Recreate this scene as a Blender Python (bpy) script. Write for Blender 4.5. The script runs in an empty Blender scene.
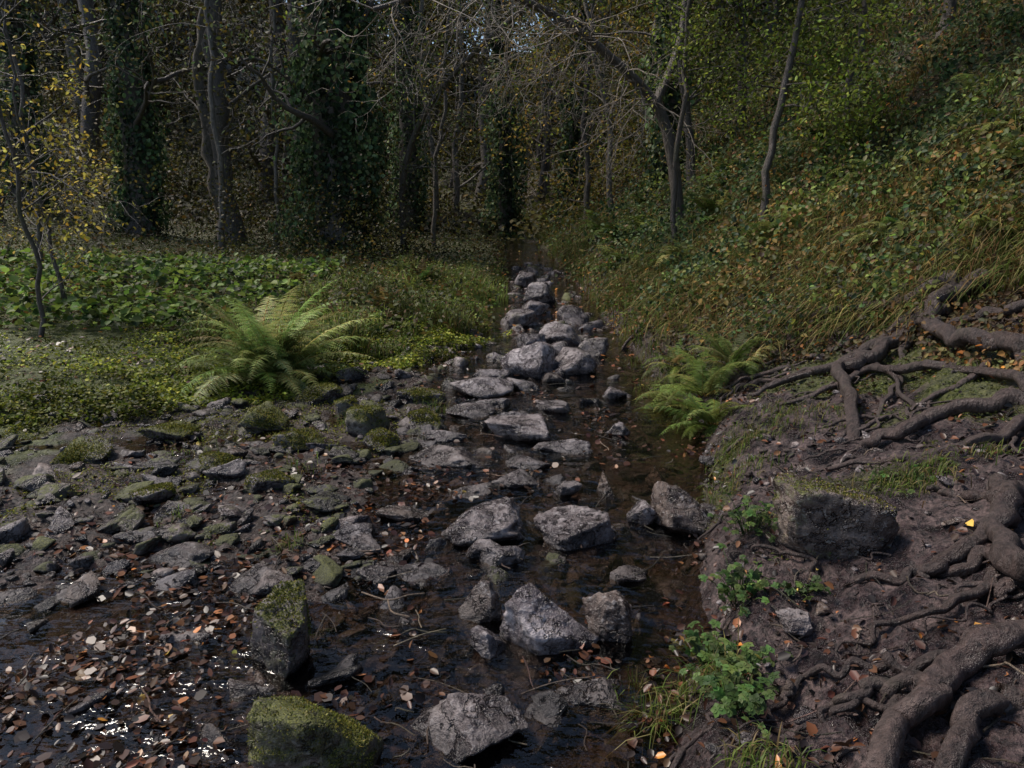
import bpy, bmesh, math, numpy as np
from mathutils import Vector
rng = np.random.default_rng(11)
scene = bpy.context.scene

# ------------------------------------------------------------------ noise
def _hash(ix, iy, iz, seed):
    n = (ix*73856093) ^ (iy*19349663) ^ (iz*83492791) ^ (seed*2654435761)
    n = n & 0xffffffff
    n = ((n ^ (n >> 13))*1274126177) & 0xffffffff
    n = n ^ (n >> 16)
    n = (n*2246822519) & 0xffffffff
    n = n ^ (n >> 15)
    return (n & 0xffffff)/float(0xffffff)
def noise3(p, seed=0):
    p = np.asarray(p, float)
    i = np.floor(p).astype(np.int64); f = p-i; f = f*f*(3-2*f)
    x, y, z = i[..., 0], i[..., 1], i[..., 2]; fx, fy, fz = f[..., 0], f[..., 1], f[..., 2]
    r = 0
    for dx in (0, 1):
        wx = fx if dx else 1-fx
        for dy in (0, 1):
            wy = fy if dy else 1-fy
            for dz in (0, 1):
                wz = fz if dz else 1-fz
                r = r+wx*wy*wz*_hash(x+dx, y+dy, z+dz, seed)
    return r*2-1
def fbm(p, oct=4, seed=0, gain=.5):
    p = np.asarray(p, float); a = 1; s = 0; t = 0
    for o in range(oct):
        s = s+a*noise3(p*(2**o)+17.3*o, seed+o); t += a; a *= gain
    return s/t
def noise2(x, y, seed=0):
    i = np.floor(x).astype(np.int64); j = np.floor(y).astype(np.int64); fx = x-i; fy = y-j
    fx = fx*fx*(3-2*fx); fy = fy*fy*(3-2*fy)
    h = lambda a, b: _hash(i+a, j+b, 0*i, seed)
    return 2*((h(0, 0)*(1-fx)+h(1, 0)*fx)*(1-fy)+(h(0, 1)*(1-fx)+h(1, 1)*fx)*fy)-1
def fbm2(x, y, f, oct=4, seed=0, gain=.5):
    x = np.asarray(x, float)*f; y = np.asarray(y, float)*f; a = 1; s = 0; t = 0
    for o in range(oct):
        s = s+a*noise2(x*2**o+17.3*o, y*2**o+9.1*o, seed+o); t += a; a *= gain
    return s/t
def ss(a, b, x):
    t = np.clip((x-a)/(b-a), 0, 1); return t*t*(3-2*t)
def nrmz(v):
    return v/np.maximum(np.linalg.norm(v, axis=-1, keepdims=True), 1e-9)

# ------------------------------------------------------------------ terrain
BY = [-8, 1.8, 2.4, 3.65, 5.05, 6.2, 7.95, 13.5, 24, 60]
BX = [-.3, .30, .52, .95, 1.35, 1.30, 1.2, 1.06, .7, .3]
LY = [-8, 2, 4, 5.05, 5.9, 7.0, 7.6, 8.7, 13.5, 24, 60]
LX = [-9, -7, -5, -3.5, -2.1, -1.5, -.9, -.25, -.1, -.2, -.6]
FY = [-8, 2, 5, 8, 15, 24, 60]
FX = [3.8, 3.3, 2.8, 2.2, 2.0, 1.9, 4]
def bankx(y): return np.interp(y, BY, BX)
def leftx(y): return np.interp(y, LY, LX)
def footx(y): return np.interp(y, FY, FX)
def water_z(y): return .02*np.maximum(0, y-6.5)
def softp(v, k=.35): return k*np.logaddexp(0, v/k)
def H(x, y, fine=True):
    x = np.asarray(x, float); y = np.asarray(y, float)
    wob = .12*fbm2(x, y, 1.3, 2, 5)
    dl = leftx(y)-x+wob*2; d = x-bankx(y)+wob
    g = ss(-.25, -.9, x)*ss(2.3, 3.0, y)
    mL = ss(0, .7, dl); mR = ss(0, .32, d)
    bed = -.075+.08*g+.05*fbm2(x, y, 1.7, 3, 1)
    if fine: bed = bed+.055*fbm2(x, y, 6, 4, 2, .65)
    h = water_z(y)+bed*(1-mL)*(1-mR)
    h = h+mL*(.06+.03*np.clip(dl, 0, 6)+.03*fbm2(x, y, 1.1, 3, 3))
    fx = footx(y)
    h = h+mR*(.14+.26*np.clip(np.minimum(d, fx-bankx(y)), 0, None)+.09*fbm2(x, y, 1.4, 3, 4))
    if fine: h = h+mR*(.085*fbm2(x, y, 5, 5, 6, .7))+mL*.03*fbm2(x, y, 5, 3, 9)
    hill = .85*softp(x-fx)
    h = h+15*(1-np.exp(-hill/15))+.55*ss(.3, 2.5, x-fx)*fbm2(x, y, .8, 3, 8)
    lh = .5*softp(-11-x, 1.5)*ss(7, 16, y)
    h = h+14*(1-np.exp(-lh/14))
    bh = .42*softp(y-34, 2.)
    return h+24*(1-np.exp(-bh/24))+.5*ss(20, 34, y)*fbm2(x, y, .2, 3, 12)
def h1(x, y, fine=False): return float(H(np.array([x]), np.array([y]), fine)[0])

# ------------------------------------------------------------------ mesh helpers
def mk(name, V, Fs, mats, attrs=None, smooth=False, midx=None, parent=None):
    me = bpy.data.meshes.new(name)
    V = np.asarray(V, np.float32)
    Fs = [np.asarray(f, np.int32) for f in Fs if len(f)]
    me.vertices.add(len(V)); me.vertices.foreach_set('co', V.ravel())
    loops = np.concatenate([f.ravel() for f in Fs])
    tot = np.concatenate([np.full(len(f), f.shape[1], np.int32) for f in Fs])
    st = np.concatenate([[0], np.cumsum(tot)[:-1]]).astype(np.int32)
    me.loops.add(len(loops)); me.loops.foreach_set('vertex_index', loops)
    me.polygons.add(len(tot)); me.polygons.foreach_set('loop_start', st)
    if smooth: me.polygons.foreach_set('use_smooth', np.ones(len(tot), bool))
    if midx is not None: me.polygons.foreach_set('material_index', np.asarray(midx, np.int32))
    me.update(calc_edges=True)
    for k, a in (attrs or {}).items():
        a = np.asarray(a, np.float32)
        if a.shape[1] == 3: a = np.concatenate([a, np.ones((len(a), 1), np.float32)], 1)
        at = me.attributes.new(k, 'FLOAT_COLOR', 'POINT'); at.data.foreach_set('color', a.ravel())
    for m in mats: me.materials.append(m)
    ob = bpy.data.objects.new(name, me); scene.collection.objects.link(ob)
    if parent: ob.parent = parent
    return ob

class Geo:
    def __init__(s): s.V = []; s.F = {}; s.C = []; s.n = 0
    def add(s, V, F, C, m=0):
        V = np.asarray(V, float).reshape(-1, 3); F = np.asarray(F)
        C = np.asarray(C, float)
        if C.ndim == 1: C = np.tile(C, (len(V), 1))
        s.V.append(V); s.C.append(C); s.F.setdefault((F.shape[1], m), []).append(F+s.n); s.n += len(V)
    def build(s, name, mats, smooth=False, attr='col', parent=None):
        Fs = []; mi = []
        for (k, m), l in s.F.items():
            f = np.concatenate(l); Fs.append(f); mi.append(np.full(len(f), m))
        return mk(name, np.concatenate(s.V), Fs, mats, {attr: np.concatenate(s.C)}, smooth, np.concatenate(mi), parent)

def rdir(n):
    return nrmz(rng.normal(size=(n, 3)))
def leaves(G, pos, nrm, L, W, col, tan=None, fold=.15, curl=.15, m=0, simple=False):
    n = len(pos); L = np.broadcast_to(L, (n,))[:, None]; W = np.broadcast_to(W, (n,))[:, None]
    if tan is None: tan = rdir(n)
    tan = nrmz(tan-nrm*np.sum(tan*nrm, -1, keepdims=True)); b = np.cross(nrm, tan)
    if simple:
        V = np.stack([pos, pos+tan*L*.5+b*W*.5, pos+tan*L-nrm*L*curl, pos+tan*L*.5-b*W*.5], 1)
        i = np.arange(n)[:, None]*4; F = i+np.array([[0, 1, 2, 3]]); k = 4
    else:
        f = nrm*W*fold
        V = np.stack([pos, pos+tan*L*.25+b*W*.42+f, pos+tan*L*.65+b*W*.42+f-nrm*curl*L*.3, pos+tan*L-nrm*L*curl,
                      pos+tan*L*.65-b*W*.42+f-nrm*curl*L*.3, pos+tan*L*.25-b*W*.42+f], 1)
        i = np.arange(n)[:, None]*6; F = np.concatenate([i+np.array([[0, 1, 2, 3]]), i+np.array([[0, 3, 4, 5]])]); k = 6
    G.add(V.reshape(-1, 3), F, np.repeat(col, k, 0), m)
def pal(n, cols, w=None, jit=.3):
    cols = np.array(cols); w = None if w is None else np.array(w)/np.sum(w)
    c = cols[rng.choice(len(cols), n, p=w)]
    return np.clip(c*(1+jit*rng.normal(size=(n, 1)))*(1+.08*rng.normal(size=(n, 3))), .003, .9)
def blades(G, pos, h, w, lean, col, droop=.5, m=0):
    n = len(pos); h = np.broadcast_to(h, (n,))[:, None]; w = np.broadcast_to(w, (n,))[:, None]
    lv = []
    side = nrmz(np.stack([-lean[:, 1], lean[:, 0], np.zeros(n)], -1)+1e-6)
    L = np.linalg.norm(lean, axis=1, keepdims=True)
    for s, ww in ((0, 1), (.4, .9), (.75, .6), (1, .06)):
        p = pos+lean*h*s*s; p = p+np.array([0, 0, 1])*h*(s-droop*L*s**3)
        lv += [p+side*w*ww*.5, p-side*w*ww*.5]
    V = np.stack(lv, 1); i = np.arange(n)[:, None]*8
    F = np.concatenate([i+np.array([[2*a, 2*a+1, 2*a+3, 2*a+2]]) for a in range(3)])
    G.add(V.reshape(-1, 3), F, np.repeat(col, 8, 0), m)
def smooth_path(pts, n):
    pts = np.asarray(pts, float); t = np.linspace(0, len(pts)-1, n)
    P0 = np.vstack([2*pts[0]-pts[1], pts, 2*pts[-1]-pts[-2]])
    i = np.minimum(t.astype(int), len(pts)-2); f = (t-i)[:, None]
    a, b, c, d = P0[i], P0[i+1], P0[i+2], P0[i+3]
    return .5*((2*b)+(-a+c)*f+(2*a-5*b+4*c-d)*f*f+(-a+3*b-3*c+d)*f**3)
def tube(G, pts, rad, sides, col, m=0, rough=0., seed=0):
    pts = np.asarray(pts, float); n = len(pts)
    t = nrmz(np.gradient(pts, axis=0))
    ref = np.array([0, 0, 1.]) if abs(t[0, 2]) < .8 else np.array([1., 0, 0])
    a = np.cross(t[0], ref); a = a/np.linalg.norm(a); A = [a]
    for k in range(1, n):
        a = a-t[k]*(a@t[k]); a = a/max(math.sqrt(a@a), 1e-9); A.append(a)
    A = np.array(A); B = np.cross(t, A)
    th = np.linspace(0, 2*math.pi, sides, endpoint=False)
    R = np.broadcast_to(rad, (n,))[:, None]*np.ones((1, sides))
    dirs = A[:, None]*np.cos(th)[None, :, None]+B[:, None]*np.sin(th)[None, :, None]
    if rough > 0:
        q = pts[:, None]*9+dirs*.9
        R = R*(1+rough*fbm(q, 4, seed, .6)+rough*.8*noise3(np.stack([np.cos(th)[None]*2.5+0*R, np.sin(th)[None]*2.5+0*R, np.arange(n)[:, None]*.12+0*R], -1), seed+5))
    V = pts[:, None]+dirs*R[..., None]
    i = np.arange(n-1)[:, None]*sides; j = np.arange(sides)[None]; j2 = (j+1) % sides
    F = np.stack([i+j, i+j2, i+sides+j2, i+sides+j], -1).reshape(-1, 4)
    G.add(V.reshape(-1, 3), F, col, m)
def grow(G, tips, p, d, L, r, depth, wander=.25, up=.05, nch=5, col=(.05, .04, .03), spread=.8, sides=6, m=0, taper=.8):
    n = max(4, int(5+L*2)) if depth else 4
    pts = [np.array(p, float)]; d = np.array(d, float)/np.linalg.norm(d)
    for k in range(n):
        d = d+rng.normal(size=3)*wander/math.sqrt(n)*1.6+np.array([0, 0, up/n*3]); d /= np.linalg.norm(d)
        pts.append(pts[-1]+d*L/n)
    pts = np.array(pts); rr = r*(1-taper*np.linspace(0, 1, n+1))
    tube(G, pts, rr, sides if depth > 0 else 3, col, m)
    if depth == 0:
        tips.append(pts); return pts
    for c in range(nch):
        s = rng.uniform(.25, 1); k = min(int(s*n), n-1); f = s*n-k
        q = pts[k]*(1-f)+pts[k+1]*f; dd = nrmz(pts[k+1]-pts[k])
        o = rng.normal(size=3); o -= dd*np.dot(o, dd); o /= np.linalg.norm(o)
        nd = dd*(1-spread*.5)+o*spread
        grow(G, tips, q, nd, L*rng.uniform(.4, .65)*(1.15-.4*s), max(r*(1-taper*s)*.6, .004), depth-1, wander*1.2, up, nch, col, spread, max(4, sides-2), m, taper)
    return pts

# ------------------------------------------------------------------ materials
def newmat(name):
    m = bpy.data.materials.new(name); m.use_nodes = True; nt = m.node_tree; nt.nodes.clear()
    return m, nt
def nd(nt, t, **kw):
    n = nt.nodes.new(t)
    for k, v in kw.items(): setattr(n, k, v)
    return n
def noise(nt, vec, scale, detail=4, rough=.6):
    n = nd(nt, 'ShaderNodeTexNoise'); n.inputs['Scale'].default_value = scale; n.inputs['Detail'].default_value = detail
    n.inputs['Roughness'].default_value = rough; nt.links.new(vec, n.inputs['Vector']); return n.outputs['Fac']
def ramp(nt, fac, stops):
    n = nd(nt, 'ShaderNodeValToRGB'); cr = n.color_ramp
    while len(cr.elements) < len(stops): cr.elements.new(.5)
    for e, (p, c) in zip(cr.elements, stops):
        e.position = p; e.color = (c, c, c, 1) if isinstance(c, (int, float)) else (*c, 1)
    nt.links.new(fac, n.inputs[0]); return n.outputs[0]
def mix(nt, fac, a, b, blend='MIX'):
    n = nd(nt, 'ShaderNodeMix', data_type='RGBA', blend_type=blend)
    for s, v in ((0, fac), (6, a), (7, b)):
        if hasattr(v, 'links'): nt.links.new(v, n.inputs[s])
        elif isinstance(v, tuple): n.inputs[s].default_value = (*v, 1)
        else: n.inputs[s].default_value = v
    return n.outputs[2]
def math_(nt, op, a, b=0., clamp=False):
    n = nd(nt, 'ShaderNodeMath', operation=op, use_clamp=clamp)
    for s, v in ((0, a), (1, b)):
        if hasattr(v, 'links'): nt.links.new(v, n.inputs[s])
        else: n.inputs[s].default_value = v
    return n.outputs[0]
def bump(nt, h, strength, dist, normal=None):
    n = nd(nt, 'ShaderNodeBump'); n.inputs['Strength'].default_value = strength; n.inputs['Distance'].default_value = dist
    nt.links.new(h, n.inputs['Height'])
    if normal: nt.links.new(normal, n.inputs['Normal'])
    return n.outputs[0]
def finish(nt, col, rough, normal=None, spec=.5):
    b = nd(nt, 'ShaderNodeBsdfPrincipled'); o = nd(nt, 'ShaderNodeOutputMaterial')
    for k, v in (('Base Color', col), ('Roughness', rough), ('Normal', normal)):
        if v is None: continue
        if hasattr(v, 'links'): nt.links.new(v, b.inputs[k])
        elif isinstance(v, tuple): b.inputs[k].default_value = (*v, 1)
        else: b.inputs[k].default_value = v
    b.inputs['Specular IOR Level'].default_value = spec
    nt.links.new(b.outputs[0], o.inputs[0]); return b
def attr(nt, name):
    a = nd(nt, 'ShaderNodeAttribute', attribute_name=name)
    s = nd(nt, 'ShaderNodeSeparateColor'); nt.links.new(a.outputs['Color'], s.inputs[0])
    return a.outputs['Color'], s.outputs[0], s.outputs[1], s.outputs[2]

def leaf_mat(name, trans=.3, rough=.5, spec=.3):
    m, nt = newmat(name); c, *_ = attr(nt, 'col')
    b = finish(nt, c, rough, None, spec)
    t = nd(nt, 'ShaderNodeBsdfTranslucent'); nt.links.new(c, t.inputs[0])
    ms = nd(nt, 'ShaderNodeMixShader'); ms.inputs[0].default_value = trans
    nt.links.new(b.outputs[0], ms.inputs[1]); nt.links.new(t.outputs[0], ms.inputs[2])
    out = [n for n in nt.nodes if n.type == 'OUTPUT_MATERIAL'][0]; nt.links.new(ms.outputs[0], out.inputs[0])
    return m
M_leaf = leaf_mat('foliage_leaf', .38, .55, .25); M_wet = leaf_mat('wet_fallen_leaf', .1, .4, .4)

def bark_mat(name, mossy=.3, rl=.35):
    m, nt = newmat(name); c, *_ = attr(nt, 'col'); g = nd(nt, 'ShaderNodeNewGeometry'); p = g.outputs['Position']
    mp = nd(nt, 'ShaderNodeMapping'); mp.inputs['Scale'].default_value = (1, 1, .3); nt.links.new(p, mp.inputs[0])
    n1 = noise(nt, mp.outputs[0], 34, 5, .75); n2 = noise(nt, p, 5, 3)
    col = mix(nt, .9, c, ramp(nt, n1, [(.32, .2), (.66, 1.8)]), 'MULTIPLY')
    mo = ramp(nt, n2, [(.62-.2*mossy, 0.), (.72, 1.)])
    col = mix(nt, math_(nt, 'MULTIPLY', mo, mossy), col, (.045, .055, .014))
    finish(nt, col, ramp(nt, n2, [(.35, rl), (.65, .65)]), bump(nt, n1, 1., .03), .5); return m
M_bark = bark_mat('tree_bark', .5); M_root = bark_mat('root_bark', .15, .25)

# rock
M_rock, nt = newmat('limestone_rock')
_, aR, aG, aB = attr(nt, 'rk'); g = nd(nt, 'ShaderNodeNewGeometry'); p = g.outputs['Position']
n1 = noise(nt, p, 7, 6, .65); n2 = noise(nt, p, 36, 5, .7); n3 = noise(nt, p, 4.5, 5, .65); n4 = noise(nt, p, 170, 2)
grey = ramp(nt, n1, [(.36, (.026, .020, .022)), (.48, (.085, .070, .074)), (.60, (.25, .222, .228))])
brn = ramp(nt, n1, [(.34, (.022, .014, .011)), (.48, (.075, .048, .036)), (.6, (.18, .13, .10))])
col = mix(nt, aR, grey, brn)
col = mix(nt, ramp(nt, n2, [(.56, 0.), (.64, .55)]), col, (.42, .39, .385))
col = mix(nt, ramp(nt, n2, [(.36, .8), (.46, 0.)]), col, (.014, .011, .011))
crack = ramp(nt, n3, [(.455, 1.), (.47, 0.), (.485, 1.)])
col = mix(nt, .6, col, crack, 'MULTIPLY')
lum = nd(nt, 'ShaderNodeCombineColor')
for k in range(3): nt.links.new(aB, lum.inputs[k])
col = mix(nt, 1., col, lum.outputs[0], 'MULTIPLY')
sp = nd(nt, 'ShaderNodeSeparateXYZ'); nt.links.new(g.outputs['Normal'], sp.inputs[0])
up = math_(nt, 'MULTIPLY', math_(nt, 'ADD', sp.outputs[2], .45), .9, True)
mo = math_(nt, 'ADD', math_(nt, 'MULTIPLY', n3, 1.2), math_(nt, 'MULTIPLY', n2, .8))
mo = math_(nt, 'ADD', mo, math_(nt, 'SUBTRACT', aG, 1.45))
mo = math_(nt, 'MULTIPLY', math_(nt, 'MULTIPLY', mo, 8., True), up, True)
moss = ramp(nt, n4, [(.32, (.012, .014, .003)), (.5, (.065, .072, .012)), (.7, (.17, .17, .035))])
col = mix(nt, mo, col, moss)
pz = nd(nt, 'ShaderNodeSeparateXYZ'); nt.links.new(p, pz.inputs[0])
wet = nd(nt, 'ShaderNodeMapRange'); wet.inputs['From Min'].default_value = .02; wet.inputs['From Max'].default_value = .10
nt.links.new(math_(nt, 'ADD', pz.outputs[2], math_(nt, 'MULTIPLY', n1, .03)), wet.inputs[0])
col = mix(nt, 1., col, ramp(nt, wet.outputs[0], [(0., .35), (1., 1.)]), 'MULTIPLY')
rg = math_(nt, 'ADD', ramp(nt, n1, [(.4, .15), (.6, .42)]), math_(nt, 'MULTIPLY', mo, .4), True)
h = math_(nt, 'ADD', math_(nt, 'MULTIPLY', n2, .55), math_(nt, 'MULTIPLY', n4, .15)); h = math_(nt, 'ADD', h, math_(nt, 'MULTIPLY', crack, .45)); h = math_(nt, 'ADD', h, math_(nt, 'MULTIPLY', n1, .8))
finish(nt, col, rg, bump(nt, h, 1., .03), .55)

# ground
M_ground, nt = newmat('forest_ground')
_, aR, aG, aB = attr(nt, 'zone'); g = nd(nt, 'ShaderNodeNewGeometry'); p = g.outputs['Position']
n1 = noise(nt, p, 6, 6, .7); n2 = noise(nt, p, 45, 4, .75)
v = nd(nt, 'ShaderNodeTexVoronoi'); v.inputs['Scale'].default_value = 42; nt.links.new(p, v.inputs['Vector'])
vs = nd(nt, 'ShaderNodeSeparateColor'); nt.links.new(v.outputs['Color'], vs.inputs[0])
grav = ramp(nt, vs.outputs[0], [(.0, (.010, .007, .006)), (.5, (.040, .024, .018)), (.8, (.075, .048, .038)), (1., (.16, .125, .115))])
grav = mix(nt, ramp(nt, n1, [(.35, .0), (.65, .7)]), grav, (.022, .013, .010))
mud = ramp(nt, n1, [(.36, (.009, .006, .006)), (.48, (.032, .020, .020)), (.6, (.088, .060, .056))])
mud = mix(nt, .9, mud, ramp(nt, n2, [(.38, .2), (.6, 1.8)]), 'MULTIPLY')
grn = ramp(nt, n2, [(.3, (.018, .022, .006)), (.5, (.065, .08, .014)), (.68, (.14, .16, .03))])
lit = ramp(nt, n2, [(.32, (.014, .009, .004)), (.5, (.045, .030, .012)), (.68, (.10, .058, .022))])
col = mix(nt, aG, grav, mud); col = mix(nt, aB, col, lit); col = mix(nt, aR, col, grn)
rg = ramp(nt, n1, [(.42, .18), (.58, .6)])
hh = math_(nt, 'ADD', math_(nt, 'MULTIPLY', n2, .6), math_(nt, 'MULTIPLY', n1, .8))
finish(nt, col, rg, bump(nt, hh, 1., .055), .55)

# water
M_water, nt = newmat('stream_water')
g = nd(nt, 'ShaderNodeNewGeometry'); p = g.outputs['Position']
mp = nd(nt, 'ShaderNodeMapping'); mp.inputs['Scale'].default_value = (.8, 1.2, 1); nt.links.new(p, mp.inputs[0])
w1 = noise(nt, mp.outputs[0], 13, 3, .5); w3 = noise(nt, p, 1.6, 2)
amp = ramp(nt, w3, [(.42, .2), (.6, 1.)])
bn = bump(nt, math_(nt, 'MULTIPLY', w1, amp), .9, .035)
fr = nd(nt, 'ShaderNodeFresnel'); fr.inputs[0].default_value = 1.33; nt.links.new(bn, fr.inputs['Normal'])
tr = nd(nt, 'ShaderNodeBsdfTransparent'); tr.inputs[0].default_value = (.62, .53, .46, 1)
gl = nd(nt, 'ShaderNodeBsdfGlossy'); gl.inputs['Roughness'].default_value = .08; nt.links.new(bn, gl.inputs['Normal'])
ms = nd(nt, 'ShaderNodeMixShader'); nt.links.new(math_(nt, 'MULTIPLY', fr.outputs[0], 1.5, True), ms.inputs[0]); nt.links.new(tr.outputs[0], ms.inputs[1]); nt.links.new(gl.outputs[0], ms.inputs[2])
o = nd(nt, 'ShaderNodeOutputMaterial'); nt.links.new(ms.outputs[0], o.inputs[0])

# ------------------------------------------------------------------ ground sheet
nx, ny = 640, 760
u = np.linspace(-1, 1, nx); xs = 3.2*u+150*u**7
ys = np.concatenate([np.linspace(-8, 1.2, 24), 1.25*np.exp(np.linspace(0, math.log(136), ny))])
X, Y = np.meshgrid(xs, ys); Z = H(X, Y)
dl = leftx(Y)-X; d = X-bankx(Y); pn = fbm2(X, Y, 1.6, 4, 20)
green = ss(-.1, .6, dl+pn*.9)*(1-.4*ss(12, 22, Y))
green = np.maximum(green, .95*ss(-.05, .15, pn)*ss(-2.8, -.6, dl)*ss(-.6, -1.2, X)*(dl < 1))
mud = ss(0, .25, d)
litter = ss(-.3, .9, X-footx(Y)+pn*.6)*.9; litter = np.maximum(litter, ss(12, 20, Y)*.9)
green = np.maximum(green, .6*ss(-.2, .3, pn)*litter); green *= np.clip(1-.9*mud*(1-litter), 0, 1)
green = np.maximum(green, .75*mud*(1-litter)*ss(.12, .3, fbm2(X, Y, 1.9, 3, 26))*ss(2.8, 3.8, Y))
nr = len(ys); i = (np.arange(nr-1)[:, None]*nx+np.arange(nx-1)[None]).ravel()
F = np.stack([i, i+1, i+nx+1, i+nx], -1)
mk('ground', np.stack([X, Y, Z], -1).reshape(-1, 3), [F], [M_ground],
   {'zone': np.stack([green, mud, litter], -1).reshape(-1, 3)}, True)

# water sheet
yy = np.linspace(-6, 30, 200); tt = np.linspace(0, 1, 40)
Xw = (leftx(yy)-.6)[:, None]*(1-tt)+(bankx(yy)+.3)[:, None]*tt
Yw = np.repeat(yy[:, None], 40, 1); Zw = water_z(Yw)+0*Xw
i = (np.arange(199)[:, None]*40+np.arange(39)[None]).ravel()
mk('stream_water', np.stack([Xw, Yw, Zw], -1).reshape(-1, 3), [np.stack([i, i+1, i+41, i+40], -1)], [M_water], None, True)

# ------------------------------------------------------------------ rocks
ICO = {}
for s in (2, 3, 4, 5, 6):
    bm = bmesh.new(); bmesh.ops.create_icosphere(bm, subdivisions=s, radius=1)
    bm.verts.ensure_lookup_table()
    ICO[s] = (nrmz(np.array([v.co[:] for v in bm.verts])), np.array([[v.index for v in f.verts] for f in bm.faces])); bm.free()
def rock_shape(seed, sub, sharp=44, npl=15, rough=.075):
    r = np.random.default_rng(seed); D, F = ICO[sub]
    D0 = D
    D = nrmz(D+.12*np.stack([fbm(D*1.7+(seed % 50)+40*k, 2, seed % 83) for k in range(3)], -1))
    n = nrmz(r.normal(size=(npl, 3))); n = np.vstack([n, np.eye(3), -np.eye(3)]); dd = np.concatenate([r.uniform(.45, .95, npl), np.ones(6)])
    q = np.maximum(D@n.T, 0)/dd
    R = (np.sum(q**sharp, 1)+1e-12)**(-1/sharp)
    V = D0*R[:, None]; s0 = seed % 50
    V = V*(1+rough*(1.3*fbm(V*1.8+s0, 3, seed % 97)-1.3*np.abs(fbm(V*2.6+s0, 3, seed % 61))+.55*fbm(V*7+s0, 4, seed % 89, .6)))[:, None]
    st = fbm(V*np.array([1, 1, 5.])+s0, 3, seed % 71)      # bedding ledges
    V = V*(1+rough*1.1*np.round(st*5)/5)[:, None]
    return V, F
def rotz(V, a, tx=0, ty=0):
    c, s = math.cos(tx), math.sin(tx); V = V@np.array([[1, 0, 0], [0, c, -s], [0, s, c]]).T
    c, s = math.cos(ty), math.sin(ty); V = V@np.array([[c, 0, s], [0, 1, 0], [-s, 0, c]]).T
    c, s = math.cos(a), math.sin(a); return V@np.array([[c, -s, 0], [s, c, 0], [0, 0, 1]]).T
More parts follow.
